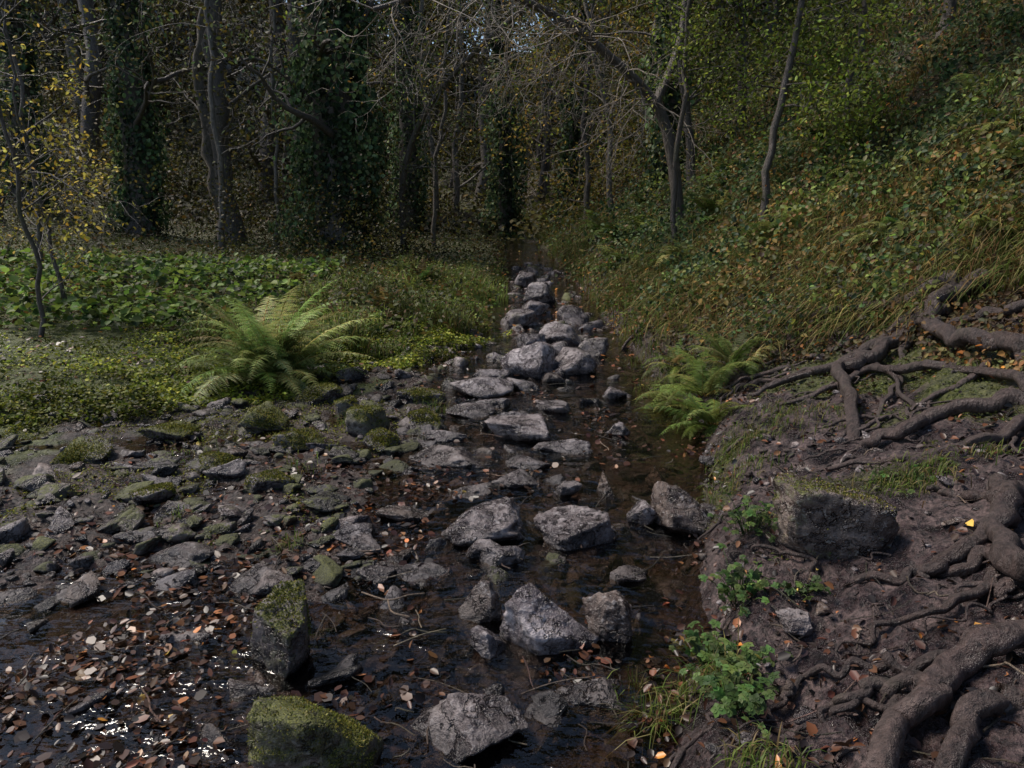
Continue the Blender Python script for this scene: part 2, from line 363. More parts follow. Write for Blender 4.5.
# x, y, width, depth, height above bed, brown, moss, light, rotation
HR = [(-.57, 1.86, .40, .38, .29, .35, .66, .8, .3), (-.16, 1.98, .44, .32, .15, .3, .08, .95, 1.), (-.80, 2.36, .28, .28, .30, .3, .5, .85, 2.6),
 (.13, 2.50, .40, .34, .23, .0, .0, 1.6, .4), (.37, 2.52, .20, .20, .19, .75, .1, .9, 2.2), (-.12, 2.62, .19, .17, .18, .7, .0, .8, .9),
 (-.08, 2.40, .15, .14, .12, .0, .0, 1.1, .2), (-.12, 3.38, .46, .36, .18, .25, .1, 1.1, .3), (.30, 3.34, .42, .32, .15, .2, .0, 1.05, 2.2),
 (.87, 3.50, .34, .32, .25, .8, .25, 1.0, 1.5), (-.56, 3.62, .34, .24, .08, .8, .0, 1.0, .1), (.53, 3.92, .11, .34, .11, 1., .0, .8, -.5),
 (.33, 4.62, .42, .26, .11, .2, .0, 1.1, .2), (.06, 4.95, .54, .46, .16, .2, .2, 1.1, 1.3), (-.24, 6.1, .6, .45, .18, .1, .1, 1.2, .2),
 (.20, 6.85, .62, .55, .34, .0, .0, 1.45, .8), (.62, 6.95, .45, .45, .24, .2, .15, 1.0, 2.), (.55, 8.1, .55, .5, .28, .1, .2, 1.1, .3),
 (.45, 11.3, .6, .5, .34, .1, .2, 1.1, 1.), (.10, 9.3, .5, .4, .24, .2, .3, .9, 2.), (-.44, 4.42, .54, .4, .10, .4, .1, 1.05, .4),
 (-1.05, 4.95, .38, .3, .2, .1, .55, .9, 1.), (-.85, 4.6, .28, .24, .13, .1, .35, .9, .2), (-1.8, 5.1, .38, .3, .16, .2, .66, .9, 2.),
 (-1.95, 3.75, .30, .26, .09, .2, .35, 1., .7), (-.04, 3.12, .24, .2, .11, .1, 0, 1.1, .3), (-.40, 2.95, .32, .18, .06, .2, 0, 1., .1),
 (.27, 2.12, .26, .2, .08, .5, 0, .9, .2), (-.32, 5.5, .4, .34, .11, .2, .2, 1., 1.), (-.75, 5.8, .44, .3, .12, .2, .45, 1., 2.),
 (.30, 3.92, .19, .17, .10, .2, 0, 1., .4), (.67, 3.52, .17, .15, .14, .1, 0, 1.2, .5), (.76, 5.0, .22, .2, .12, .1, 0, 1.1, 1.), (.86, 6.0, .24, .22, .12, .1, 0, 1.1, 2.),
 (-1.8, 4.3, .32, .27, .09, .2, .45, 1., .1), (.5, 7.5, .4, .35, .22, .2, .1, .9, 1.), (.85, 7.6, .35, .3, .22, .3, 0, .8, 1.), (.2, 7.9, .4, .35, .22, .1, 0, 1., 2.2),
 (.8, 9.4, .45, .4, .26, .3, .2, .9, .2), (.3, 10.2, .45, .4, .22, .1, .1, 1., 1.1), (.2, 13., .5, .5, .3, .1, .2, .9, 1.1), (-2.35, 4.9, .44, .34, .10, .1, .68, .8, 1.1),
 (-.2, 6.7, .38, .3, .12, .1, .1, 1.1, .2), (-1.5, 3.1, .34, .24, .07, .4, .2, .9, .8), (-1.35, 3.9, .28, .22, .09, .1, .35, 1., .3), (-.75, 3.3, .24, .22, .08, .1, .1, 1., 1.3), (-1.25, 5.4, .3, .26, .13, .1, .5, 1., .5),
 (-1.4, 4.7, .36, .3, .13, .1, .6, 1., 1.5), (-2.7, 4.4, .36, .3, .11, .1, .6, 1., .5), (-1.55, 5.75, .4, .3, .14, .1, .55, 1., .9), (-.62, 5.15, .32, .28, .13, .1, .45, 1., .9),
 (.02, 4.05, .30, .22, .09, .2, .1, 1., .7), (.12, 4.35, .34, .24, .09, .2, .1, 1., 1.9), (-.28, 3.9, .34, .22, .07, .4, .1, 1., .2), (-.15, 5.75, .34, .26, .1, .1, .1, 1.1, 1.), (.36, 5.6, .36, .26, .1, .2, .1, 1., .5), (.12, 6.3, .36, .28, .12, .1, .1, 1.1, .5),
 (-.48, 4.9, .34, .26, .09, .2, .3, 1., 2.), (.05, 5.35, .36, .24, .09, .1, .1, 1., .2), (-.6, 2.95, .22, .16, .08, .5, .1, .9, .9), (.5, 2.95, .22, .16, .07, .5, .1, .9, 1.9), (-1.1, 2.85, .26, .2, .07, .4, .2, .8, .9),
 (1.24, 2.62, .44, .34, .27, .8, .40, 1., .3), (.95, 2.2, .13, .11, .05, .3, .1, .8, .3)]
GM = Geo()
def moss_fuzz(V, F, n, mo):
    f = F[rng.integers(len(F), size=n)]; a, b, c = V[f[:, 0]], V[f[:, 1]], V[f[:, 2]]
    w = rng.dirichlet((1, 1, 1), n); p = a*w[:, :1]+b*w[:, 1:2]+c*w[:, 2:]; nr = nrmz(np.cross(b-a, c-a))
    kp = (nr[:, 2]+.9*fbm(p*8, 3, 77) > .78-mo*.9) & (p[:, 2] > .03); p, nr = p[kp], nr[kp]; n = len(p)
    if n == 0: return
    s = rng.uniform(.004, .010, n)*(.7+.22*p[:, 1])
    leaves(GM, p-nr*.001, nrmz(rng.normal(size=(n, 3))), s, s*.45, pal(n, [(.09, .10, .015), (.16, .165, .03), (.05, .06, .012), (.24, .22, .05)]), tan=nrmz(nr+rng.normal(size=(n, 3))*.5), simple=True)
for k, (x, y, w, dp, h, br, mo, li, ro) in enumerate(HR):
    sub = 6 if y < 2.8 else (5 if y < 6 else 4)
    V, F = rock_shape(300+k*7, sub)
    V = V-(V.max(0)+V.min(0))/2; V = V/((V.max(0)-V.min(0))/2)
    V = rotz(V, ro)
    V = V/np.abs(V).max(0)
    e = max(.03, h*.35); hh = h+e
    V = V*np.array([w/2, dp/2, hh/2])
    z0 = max(h1(x, y), float(water_z(y))-.04)
    V = V+np.array([x, y, z0+hh/2-e])
    mk('mossy_rock' if mo > .36 else 'rock', V, [F], [M_rock], {'rk': np.tile([br, mo, li], (len(V), 1))}, True)
    if mo > .3: moss_fuzz(V, F, int(16000*w/.4*min(1, 2.2/y)), mo)
if GM.n: GM.build('rock_moss', [M_leaf])

# river stones: one mass
G = Geo(); shapes = {s: [rock_shape(900+q, s, 24, 10, .08) for q in range(18)] for s in (2, 3, 4)}
def stones(x, y, r, moss, flat=(.3, .7)):
    zz = H(x, y)
    for a, b, rr, z, mo in zip(x, y, r, zz, moss):
        sub = 4 if rr > .06 and b < 5 else (3 if rr*740/b > 8 else 2)
        V, F = shapes[sub][rng.integers(18)]
        V = rotz(V, rng.uniform(0, 6.3)) * rr*np.array([1.1, rng.uniform(.5, 1), rng.uniform(*flat)])
        V = rotz(V, rng.uniform(0, 6.3), rng.normal()*.22, rng.normal()*.22)
        G.add(V+np.array([a, b, z+rr*.06]), F, (min(1, abs(rng.normal()*.5)), mo+max(0, rng.normal()*.15), np.clip(rng.normal(.85, .4), .2, 1.8)))
n = 3200; y = 1.3*np.exp(rng.uniform(0, 2.0, n)); x0 = np.maximum(leftx(y)-.3, -1.0*y-.5); x = x0+rng.random(n)*(bankx(y)+.1-x0)
r = .011*np.exp(np.abs(rng.normal(size=n))*.8)*(1+.12*y); r = np.where(rng.random(n) < .06, rng.uniform(.05, .11, n), r)
mossy = np.where((x < -.6) & (y > 3.2) & (fbm2(x, y, 1.3, 2, 31)+.3*rng.random(n) > -.05), rng.uniform(.3, .75, n), .05)
stones(x, y, np.minimum(r, .12), mossy)
n = 330; y = 2.1*np.exp(rng.uniform(0, 1.35, n)); x = -.15+.05*y+rng.normal(size=n)*.42
kp = (x < bankx(y)-.1-.28*ss(3., 3.8, y)*ss(6.2, 5.4, y)) & (x > leftx(y)); x, y = x[kp], y[kp]; n = len(x)
stones(x, y, rng.uniform(.03, .09, n)*(1+.08*y), rng.uniform(0, .3, n), (.4, .8))
n = 120; y = rng.uniform(2.8, 5.8, n); x = -.6-rng.random(n)*(.55*y); stones(x, y, rng.uniform(.05, .11, n), rng.uniform(.2, .75, n), (.25, .5))
n = 150; y = rng.uniform(6.5, 17, n); x = leftx(y)+.1+rng.random(n)*(bankx(y)-leftx(y)-.1); stones(x, y, rng.uniform(.06, .2, n), rng.uniform(0, .5, n), (.5, .8))
n = 420; y = rng.uniform(1.5, 6.5, n); x = bankx(y)+np.abs(rng.normal(size=n))*.9; stones(x, y, np.minimum(.009*np.exp(np.abs(rng.normal(size=n))*.8), .045), 0*x)
G.build('river_stones', [M_rock], True, 'rk')

# ------------------------------------------------------------------ roots
G = Geo(); RC = (.052, .036, .032)
def root(w, r0, r1, lift=.5, seed=0, sides=14):
    n = 14*len(w); q = smooth_path(np.array([[a, b, 0] for a, b in w]), n)
    o = noise3(np.stack([np.arange(n)*.22, 0*q[:, 0]+seed, 0*q[:, 0]], -1), 3)
    q[:, 0] += .03*o; q[:, 1] += .03*noise3(np.stack([np.arange(n)*.2, 0*q[:, 0]+seed+9, 0*q[:, 0]], -1), 3)
    s = np.linspace(0, 1, n); r = r0+(r1-r0)*s
    z = H(q[:, 0], q[:, 1], False); z = np.convolve(np.pad(z, 4, 'edge'), np.ones(9)/9, 'valid')
    e = np.minimum(ss(0, .06, s)+.3, 1)*np.minimum(ss(0, .12, 1-s)*1.1, 1)
    q[:, 2] = z+r*lift*1.3-(1-e)*r*2.5+.025*noise3(np.stack([np.arange(n)*.2, 0*s+seed, 0*s], -1), 8)
    tube(G, q, r, sides, np.array(RC)*rng.uniform(.8, 1.3), 0, .32, seed)
root([(3.15, 5.2), (2.8, 5.3), (2.59, 5.78), (2.4, 6.09), (2.24, 6.72)], .052, .02, 2.6, 1)
root([(3.08, 5.12), (2.64, 5.08), (2.24, 4.92), (1.92, 4.94), (1.69, 4.97)], .047, .016, 1.8, 2)
root([(2.96, 5.02), (2.62, 4.92), (2.36, 4.78), (2.16, 4.75), (2.02, 4.35), (1.78, 3.71)], .05, .034, 1.5, 3)
root([(3.25, 5.08), (2.98, 5.06), (2.72, 4.79), (2.62, 4.43), (2.69, 4.11), (2.8, 3.83)], .05, .045, 2.2, 4)
root([(2.29, 4.75), (2.4, 4.44), (2.55, 4.19), (2.6, 3.52)], .026, .03, 1.2, 5)
root([(1.82, 3.64), (1.98, 3.55), (2.22, 3.63), (2.57, 3.46)], .028, .04, 1.2, 6)
root([(1.77, 2.94), (1.81, 2.77), (1.885, 2.67), (2.03, 2.61)], .014, .036, 1., 7)
root([(1.95, 2.8), (1.88, 2.6), (1.73, 2.42), (1.60, 2.16), (1.6, 1.91)], .03, .045, 1.4, 8)
root([(1.22, 2.36), (1.32, 2.29), (1.485, 2.32), (1.66, 2.38), (1.82, 2.51)], .012, .034, 1., 9)
root([(1.49, 1.78), (1.33, 1.78), (1.14, 1.69), (.98, 1.585), (.843, 1.42)], .038, .034, .9, 10)
root([(1.36, 1.6), (1.235, 1.587), (1.08, 1.53), (.96, 1.43)], .03, .026, .7, 11)
root([(.825, 1.71), (.925, 1.76), (1.05, 1.75), (1.15, 1.69)], .008, .024, .8, 12)
root([(1.34, 2.29), (1.52, 2.29), (1.76, 2.265)], .015, .024, .7, 13)
root([(2.58, 5.35), (2.25, 5.4), (2.1, 5.65), (1.9, 5.65)], .023, .01, 1.5, 14)
root([(2.75, 5.15), (2.48, 4.9), (2.26, 4.11), (2.13, 3.51)], .02, .01, 1.2, 15)
root([(3.15, 4.4), (3.0, 4.6), (2.87, 4.8), (2.66, 4.7)], .034, .016, 1.8, 16)
root([(2.5, 8.5), (2.05, 8.2), (1.6, 8.0), (1.15, 7.9)], .04, .015, 2.2, 17)
root([(1.4, 5.33), (1.73, 5.46), (2.14, 5.36)], .01, .018, 1.2, 18)
root([(2.9, 5.0), (2.5, 5.0), (2.1, 4.6), (1.75, 4.5), (1.5, 4.5)], .03, .01, 1.2, 19)
root([(2.7, 4.9), (2.45, 4.6), (2.3, 4.3), (2.05, 4.0), (1.7, 4.1)], .024, .008, 1.2, 20)
root([(1.6, 2.2), (1.4, 2.1), (1.2, 2.05), (1.0, 2.08)], .018, .006, .8, 21)
root([(1.3, 1.75), (1.1, 1.85), (.95, 1.9), (.8, 1.88)], .018, .006, .8, 22)
root([(3.2, 5.3), (2.9, 5.6), (2.7, 6.1), (2.6, 6.8)], .035, .012, 2.6, 23)
root([(2.4, 3.3), (2.1, 3.2), (1.8, 3.3), (1.5, 3.5)], .028, .008, 1.1, 24)
root([(2.7, 4.1), (2.4, 3.9), (2.0, 3.9), (1.6, 3.8)], .022, .008, 1.1, 25)
root([(2.3, 4.9), (2.0, 5.1), (1.8, 5.3), (1.55, 5.3)], .022, .01, 1.3, 26)
for k in range(110):
    y0 = rng.uniform(1.5, 5.6); x0 = float(bankx(y0))+.2+rng.random()*(float(footx(y0))-float(bankx(y0))); a = rng.normal()*.5+math.pi+.3; L = rng.uniform(.15, .55)
    pts = [(x0+L*t*math.cos(a)+rng.normal()*.03, y0+L*t*math.sin(a)+rng.normal()*.03) for t in (0, .35, .7, 1)]
    root(pts, rng.uniform(.004, .014), .003, .8, 30+k, 8)
G.build('tree_roots', [M_root], True)

# fallen twigs
G = Geo()
for k in range(300):
    y0 = 1.5*math.exp(rng.uniform(0, 1.5)); x0 = rng.uniform(max(-.8*y0-.3, float(leftx(y0))), .8*y0); L = rng.uniform(.05, .25); a = rng.uniform(0, 6.3)
    if x0 > float(footx(y0)): continue
    p = np.array([[x0+L*t*math.cos(a)+rng.normal()*.008, y0+L*t*math.sin(a)+rng.normal()*.008, 0] for t in (0, .33, .66, 1)])
    p[:, 2] = np.maximum(H(p[:, 0], p[:, 1]), 0)+.008+rng.random(4)*.015
    tube(G, smooth_path(p, 8), rng.uniform(.0015, .0035), 5, pal(1, [(.04, .028, .02), (.08, .06, .045), (.15, .11, .08)], [4, 3, 1])[0])
for w in ([(-.62, 2.75, .03), (-.5, 2.68, .035), (-.42, 2.7, .045), (-.36, 2.74, .03)], [(-.5, 2.68, .035), (-.47, 2.6, .03), (-.40, 2.58, .02)]):
    tube(G, smooth_path(w, 12), .0035, 6, (.18, .13, .09))
G.build('fallen_twigs', [M_bark], True)

# ------------------------------------------------------------------ fallen leaves
G = Geo()
LC = [(.042, .020, .013), (.07, .031, .017), (.12, .05, .024), (.19, .08, .032), (.42, .16, .03), (.52, .38, .09), (.018, .011, .009)]
def litter_on(x, y, L, w, lift=.006, tilt=.35):
    n = len(x); z = np.maximum(H(x, y), water_z(y)+.001)+lift*rng.random(n)*2
    nr = nrmz(np.stack([rng.normal(size=n)*tilt, rng.normal(size=n)*tilt, np.ones(n)], -1))
    leaves(G, np.stack([x, y, z], -1), nr, L, L*rng.uniform(.45, .9, n), pal(n, LC, w, .4), fold=rng.uniform(-.2, .3), curl=.2)
n = 28000; y = 1.4*np.exp(rng.uniform(0, 1.7, n)); x = rng.uniform(0, 1, n)*(bankx(y)+1.05*y+.5)-1.05*y-.5
dens = fbm2(x, y, 1.5, 3, 40)*1.7+.15+.4*(x < -.4)*ss(2.4, 3., y)-.35*ss(2.6, 1.8, y)-.35*ss(-.5, 0, x)
kp = dens > rng.random(n); x, y = x[kp], y[kp]; hf = len(x)*3//5
litter_on(x[:hf], y[:hf], rng.uniform(.012, .04, hf)*(1+.05*y[:hf]), [6, 5, 3, 1., .15, .06, 8], .006, .6)
litter_on(x[hf:], y[hf:], rng.uniform(.02, .05, len(x)-hf)*(1+.05*y[hf:]), [6, 5, 3, 1.4, .28, .1, 7])
n = 12000; y = 1.5*np.exp(rng.uniform(0, 1.6, n)); x = bankx(y)+rng.random(n)*(footx(y)-bankx(y)+.5)
kp = fbm2(x, y, 1.8, 3, 41)+.4 > rng.random(n)*.8; x, y = x[kp], y[kp]
litter_on(x, y, rng.uniform(.01, .045, len(x)), [5, 5, 4, 1.2, .3, .14, 8], .008, .6)
n = 2200; y = rng.uniform(6, 20, n); x = rng.uniform(-6, 2, n)
litter_on(x, y, rng.uniform(.04, .07, n), [3, 4, 4, 3, 1., .6, 2], .03)
G.build('fallen_leaves', [M_wet])

# ------------------------------------------------------------------ hillside cover
G = Geo()
n = 100000; y = 2.6*np.exp(rng.uniform(0, 2.2, n)); dx = np.abs(rng.beta(1., 1.4, n))*9
lo = footx(y)-.35-ss(5., 6.4, y)*(footx(y)-bankx(y)-.45); x = lo+dx*(.35+.09*y)
x = x+.3*fbm2(x, y, 1., 2, 50); hd = fbm2(x, y, .9, 3, 51)
z = H(x, y, False)+np.abs(rng.normal(size=n))*(.05+.16*(hd > .1)+.3*ss(.2, .6, fbm2(x, y, 1.7, 2, 52)))+.02
c1 = pal(n, [(.03, .055, .015), (.06, .09, .022), (.11, .145, .03), (.045, .04, .018)], [4, 4, 2, 1.5])
c2 = pal(n, [(.08, .045, .02), (.15, .08, .028), (.22, .115, .035), (.18, .155, .06), (.50, .20, .04), (.08, .09, .025)], [4, 4, 3, 4, .7, 3])
sel = (hd+rng.normal(size=n)*.2 > .09)[:, None]; col = np.where(sel, c1, c2)*(.4+1.1*ss(-.4, .45, fbm2(x, y, 2.1, 3, 53)))[:, None]
nr = nrmz(np.stack([-.6+rng.normal(size=n)*.6, -.3+rng.normal(size=n)*.6, np.ones(n)*.7], -1))
sz = rng.uniform(.014, .04, n)*(.8+.1*y)
leaves(G, np.stack([x, y, z], -1), nr, sz, sz*rng.uniform(.4, .9, n), col, simple=False)
n = 44000; y = 3*np.exp(rng.uniform(0, 1.9, n)); x = footx(y)-.1-.8*ss(5., 6.4, y)*rng.random(n)+np.abs(rng.normal(size=n))*(1+.15*y)
kp = fbm2(x, y, 1.3, 3, 60) > -.12; x, y = x[kp], y[kp]; n = len(x)
lean = np.stack([-.5+rng.normal(size=n)*.4, -.25+rng.normal(size=n)*.4, np.zeros(n)], -1)
blades(G, np.stack([x, y, H(x, y, False)+.02], -1), rng.uniform(.08, .36, n)*(1+.03*y), .004+.001*y, lean,
       pal(n, [(.09, .11, .025), (.26, .21, .08), (.17, .11, .045), (.07, .10, .02)], [3, 4, 3, 3]), .9)
IVY = [(.025, .05, .018), (.04, .075, .025), (.07, .115, .035), (.12, .155, .055)]
for k in range(100):
    y0 = 5.6*math.exp(rng.uniform(0, 1.15)); x0 = float(footx(y0))-.2+abs(rng.normal())*(.22*y0); R = rng.uniform(.2, .55)*(1+.04*y0); n = 260
    sub = rng.normal(size=(9, 3))*np.array([R*.6, R*.6, R*.4])+np.array([x0, y0, 0])
    p = sub[rng.integers(9, size=n)]+rng.normal(size=(n, 3))*R*.22; p[:, 2] = np.abs(p[:, 2])+H(p[:, 0], p[:, 1], False)+.03
    sz = rng.uniform(.028, .055, n)*(.8+.06*y0); cc = [IVY, IVY, [(.09, .13, .03), (.15, .20, .04), (.22, .25, .05)], [(.14, .11, .03), (.10, .12, .03), (.20, .12, .03)]][rng.integers(4)]
    leaves(G, p, nrmz(rng.normal(size=(n, 3))*.7+np.array([-.4, -.5, .7])), sz, sz*.8, pal(n, cc))
G.build('hillside_undergrowth', [M_leaf])

# ------------------------------------------------------------------ left green plants
G = Geo()
def inview(x, y): return np.abs(x) < .75*y+1.5
n = 50000; y = rng.uniform(4.3, 9, n); x = leftx(y)+.5-np.abs(rng.normal(size=n))*1.7
kp = inview(x, y) & (fbm2(x, y, 2.2, 3, 70) > -.28+.5*ss(-.1, .5, x-leftx(y))); x, y = x[kp], y[kp]; n = len(x)
z = H(x, y)+rng.random(n)*.07*(1+1.5*fbm2(x, y, 1.5, 2, 75))
sz = rng.uniform(.018, .045, n)
leaves(G, np.stack([x, y, z], -1), nrmz(rng.normal(size=(n, 3))*.5+np.array([0, 0, 1])), sz, sz*.8,
       pal(n, [(.10, .13, .016), (.19, .22, .03), (.30, .31, .045), (.05, .065, .014)], [3, 4, 2, 2])*(.5+.9*ss(-.4, .4, fbm2(x, y, 1.7, 3, 77)))[:, None])
n = 34000; y = rng.uniform(3.2, 5.8, n); x = -.8-rng.random(n)*3.4
kp = (fbm2(x, y, 2.0, 3, 76) > .05+.35*ss(4.6, 3.2, y)) & (x > leftx(y)-.2); x, y = x[kp], y[kp]; n = len(x)
sz = rng.uniform(.008, .02, n)
leaves(G, np.stack([x, y, H(x, y)+rng.random(n)*.025], -1), nrmz(rng.normal(size=(n, 3))*.7+np.array([0, 0, 1])), sz, sz*.6, pal(n, [(.12, .13, .016), (.22, .22, .03), (.07, .08, .014)]), simple=True)
n = 16000; y = rng.uniform(2.6, 6.2, n); x = bankx(y)+.02+rng.random(n)*1.6
kp = (fbm2(x, y, 1.9, 3, 26) > .13) & (x < footx(y)); x, y = x[kp], y[kp]; n = len(x); sz = rng.uniform(.008, .022, n)
leaves(G, np.stack([x, y, H(x, y)+rng.random(n)*.02], -1), nrmz(rng.normal(size=(n, 3))*.7+np.array([0, 0, 1])), sz, sz*.6, pal(n, [(.07, .085, .016), (.12, .135, .03), (.04, .05, .014)]), simple=True)
n = 9500; y = rng.uniform(7.6, 13, n); x = -2.9-rng.random(n)*8
kp = inview(x, y) & (fbm2(x, y, 1.2, 3, 71) > -.15); x, y = x[kp], y[kp]; n = len(x)
z = H(x, y)+.08+rng.random(n)*.26
sz = rng.uniform(.05, .13, n)
leaves(G, np.stack([x, y, z], -1), nrmz(rng.normal(size=(n, 3))*.5+np.array([0, 0, 1])), sz, sz*.95,
       pal(n, [(.07, .12, .025), (.13, .20, .035), (.20, .28, .055), (.035, .06, .018)], [3, 4, 2, 2]))
n = 26000; y = rng.uniform(7.3, 15, n); x = leftx(y)+.25*fbm2(y, y*0, 1.5, 2, 79)-.02-rng.random(n)*2.6
kp = (fbm2(x, y, 1.4, 3, 72) > -.12) & (rng.random(n) < 1.4-.07*y); x, y = x[kp], y[kp]; n = len(x)
lean = np.stack([rng.normal(size=n)*.4, rng.normal(size=n)*.4, np.zeros(n)], -1)
tall = .06+.36*ss(-.25, .5, fbm2(x, y, 1.6, 2, 73))
vr = (.45+1.*ss(-.4, .4, fbm2(x, y, 1.2, 3, 80)))[:, None]
blades(G, np.stack([x, y, H(x, y)], -1), tall*rng.uniform(.6, 1.4, n), .009, lean,
       pal(n, [(.08, .12, .025), (.14, .18, .04), (.21, .23, .06), (.17, .12, .05)], [3, 4, 2, 2])*vr, .7)
sz = rng.uniform(.025, .06, n)
leaves(G, np.stack([x+rng.normal(size=n)*.05, y+rng.normal(size=n)*.05, H(x, y)+tall*rng.random(n)*.9], -1), nrmz(rng.normal(size=(n, 3))*.6+np.array([0, 0, 1])), sz, sz*.6,
       pal(n, [(.07, .12, .022), (.13, .18, .035), (.20, .23, .06), (.16, .10, .04)], [3, 3, 3, 1])*vr)
n = 40000; y = rng.uniform(8, 28, n); x = rng.uniform(-1, .0, n)*(.72*y+1)+leftx(y)
kp = fbm2(x, y, .9, 3, 74) > -.5; x, y = x[kp], y[kp]; n = len(x)
z = H(x, y)+rng.random(n)*.3; sz = rng.uniform(.045, .10, n)
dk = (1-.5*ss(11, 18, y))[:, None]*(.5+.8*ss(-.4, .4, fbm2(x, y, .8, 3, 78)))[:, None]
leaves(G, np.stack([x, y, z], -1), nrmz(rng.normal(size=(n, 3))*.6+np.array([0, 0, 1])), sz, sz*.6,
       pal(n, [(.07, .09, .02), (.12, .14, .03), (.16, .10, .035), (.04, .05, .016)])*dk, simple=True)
n = 12000; y = rng.uniform(7.5, 24, n); x = bankx(y)+.1+rng.random(n)*1.6
z = H(x, y); lean = np.stack([-.2+rng.normal(size=n)*.35, -.2+rng.normal(size=n)*.35, np.zeros(n)], -1)
blades(G, np.stack([x, y, z], -1), rng.uniform(.1, .35, n), .012, lean, pal(n, [(.07, .11, .022), (.13, .16, .04), (.16, .11, .04)]), .7)
sz = rng.uniform(.03, .07, n)
leaves(G, np.stack([x, y, z+rng.random(n)*.25], -1), nrmz(rng.normal(size=(n, 3))*.6+np.array([0, 0, 1])), sz, sz*.6, pal(n, [(.06, .10, .02), (.11, .15, .03), (.14, .09, .03)]), simple=True)
G.build('ground_cover_plants', [M_leaf])

# grass tufts on the muddy bank and between stones
G = Geo()
for a, b, n, h, spread in [(.45, 2.03, 190, .17, .035), (.6, 2.09, 140, .16, .05), (.62, 1.57, 120, .10, .05), (.42, 2.2, 90, .14, .03), (1.35, 4.16, 300, .10, .1), (1.16, 3.71, 220, .09, .1), (1.6, 4.4, 240, .08, .14),
          (1.7, 3.05, 220, .09, .08), (1.84, 3.08, 160, .08, .06), (1.14, 2.91, 90, .09, .05), (1.8, 4.15, 140, .07, .12), (1.45, 8.3, 300, .25, .15), (1.6, 10.5, 200, .25, .2), (-1.15, 5.2, 120, .14, .06), (-1.05, 3.2, 60, .08, .04),
          (-.95, 7.4, 150, .15, .1), (-3.6, 5.9, 250, .08, .2), (2.1, 8., 200, .2, .2), (2.6, 7.4, 200, .15, .2), (2.9, 6.4, 200, .15, .15), (2.1, 3.1, 80, .08, .05), (1.3, 5.2, 300, .12, .12), (1.35, 6.3, 400, .2, .15), (1.5, 7.2, 400, .22, .2),
          (-1.3, 4.3, 50, .1, .08), (-2.1, 4.6, 70, .1, .12), (-.6, 5.6, 60, .12, .06), (-1.7, 3.5, 40, .08, .05)]:
    x = a+rng.normal(size=n)*spread; y = b+rng.normal(size=n)*spread
    lean = np.stack([rng.normal(size=n)*.5, rng.normal(size=n)*.4-.15, np.zeros(n)], -1)
    blades(G, np.stack([x, y, H(x, y)], -1), h*rng.uniform(.5, 1.2, n), .0045, lean, pal(n, ((.07, .11, .02), (.13, .17, .035), (.18, .15, .06))), .8)
G.build('grass_tufts', [M_leaf])

# ------------------------------------------------------------------ ferns
def fern(x, y, L, nf, cols, az=None, elev=(50, 80), dense=True, arch=1.5, dz=0):
    G = Geo(); loc = (x, y, h1(x, y)+dz)
    for k in range(nf):
        a = rng.uniform(0, 2*math.pi) if az is None else rng.uniform(*az)
        l = L*rng.uniform(.6, 1.08); e0 = math.radians(rng.uniform(*elev)); n = 30
        s = np.linspace(0, 1, n); e = e0-arch*s**1.4*rng.uniform(.6, 1.15); aa = a+rng.normal()*.3*s
        dv = np.stack([np.cos(e)*np.cos(aa), np.cos(e)*np.sin(aa), np.sin(e)], -1)
        pts = np.cumsum(dv*l/n, 0)+np.array(loc)+np.array([rng.normal()*.05*L, rng.normal()*.05*L, 0]); c = pal(1, cols, None, .25)[0]
        tube(G, pts, .004*(1.1-s)*max(1, L), 3, c*np.array([1.2, .8, .6]))
        side = nrmz(np.cross(dv, [0, 0, 1.])); nr = np.cross(side, dv)
        st = np.linspace(.1, .99, 26); ix = st*(n-1); i0 = ix.astype(int); f = (ix-i0)[:, None]; i1 = np.minimum(i0+1, n-1)
        q = pts[i0]*(1-f)+pts[i1]*f
        pl = l*.19*np.minimum(1, (st/.25)*.6+.4)*np.clip((1-st)/.72, .03, 1)**.85
        for sg in (-1, 1):
            pd = nrmz(side[i0]*sg+dv[i0]*.35-nr[i0]*.15+rng.normal(size=(26, 3))*.12)
            pnn = nrmz(nr[i0]+rng.normal(size=(26, 3))*.2)
            if dense:
                kk = 9; t = (np.arange(kk)+.5)/kk
                base = (q[:, None]+pd[:, None]*pl[:, None, None]*t[None, :, None]-np.array([0, 0, 1.])*pl[:, None, None]*.25*(t**2)[None, :, None])
                wl = pl[:, None]*.19*(1.05-t)[None]**.7+.002
                for s2 in (-1, 1):
                    b2 = np.cross(pnn, pd)*s2
                    tn = np.repeat((b2+pd*.5)[:, None], kk, 1).reshape(-1, 3)
                    leaves(G, base.reshape(-1, 3), np.repeat(pnn, kk, 0), wl.ravel(), wl.ravel()*.65, pal(26*kk, [c], None, .12), tan=tn, simple=True, curl=.1)
            else:
                leaves(G, q, pnn, pl, pl*.25, pal(26, [c], None, .12), tan=pd, fold=.1, curl=.25)
    return G.build('fern', [M_leaf])
FB = [(.19, .25, .07), (.27, .33, .10), (.37, .41, .15)]; FD = [(.10, .15, .03), (.16, .21, .05), (.22, .24, .075)]
fern(-2.15, 6.35, 1.15, 70, FB, elev=(20, 84))
W = (2.4, 5.4)
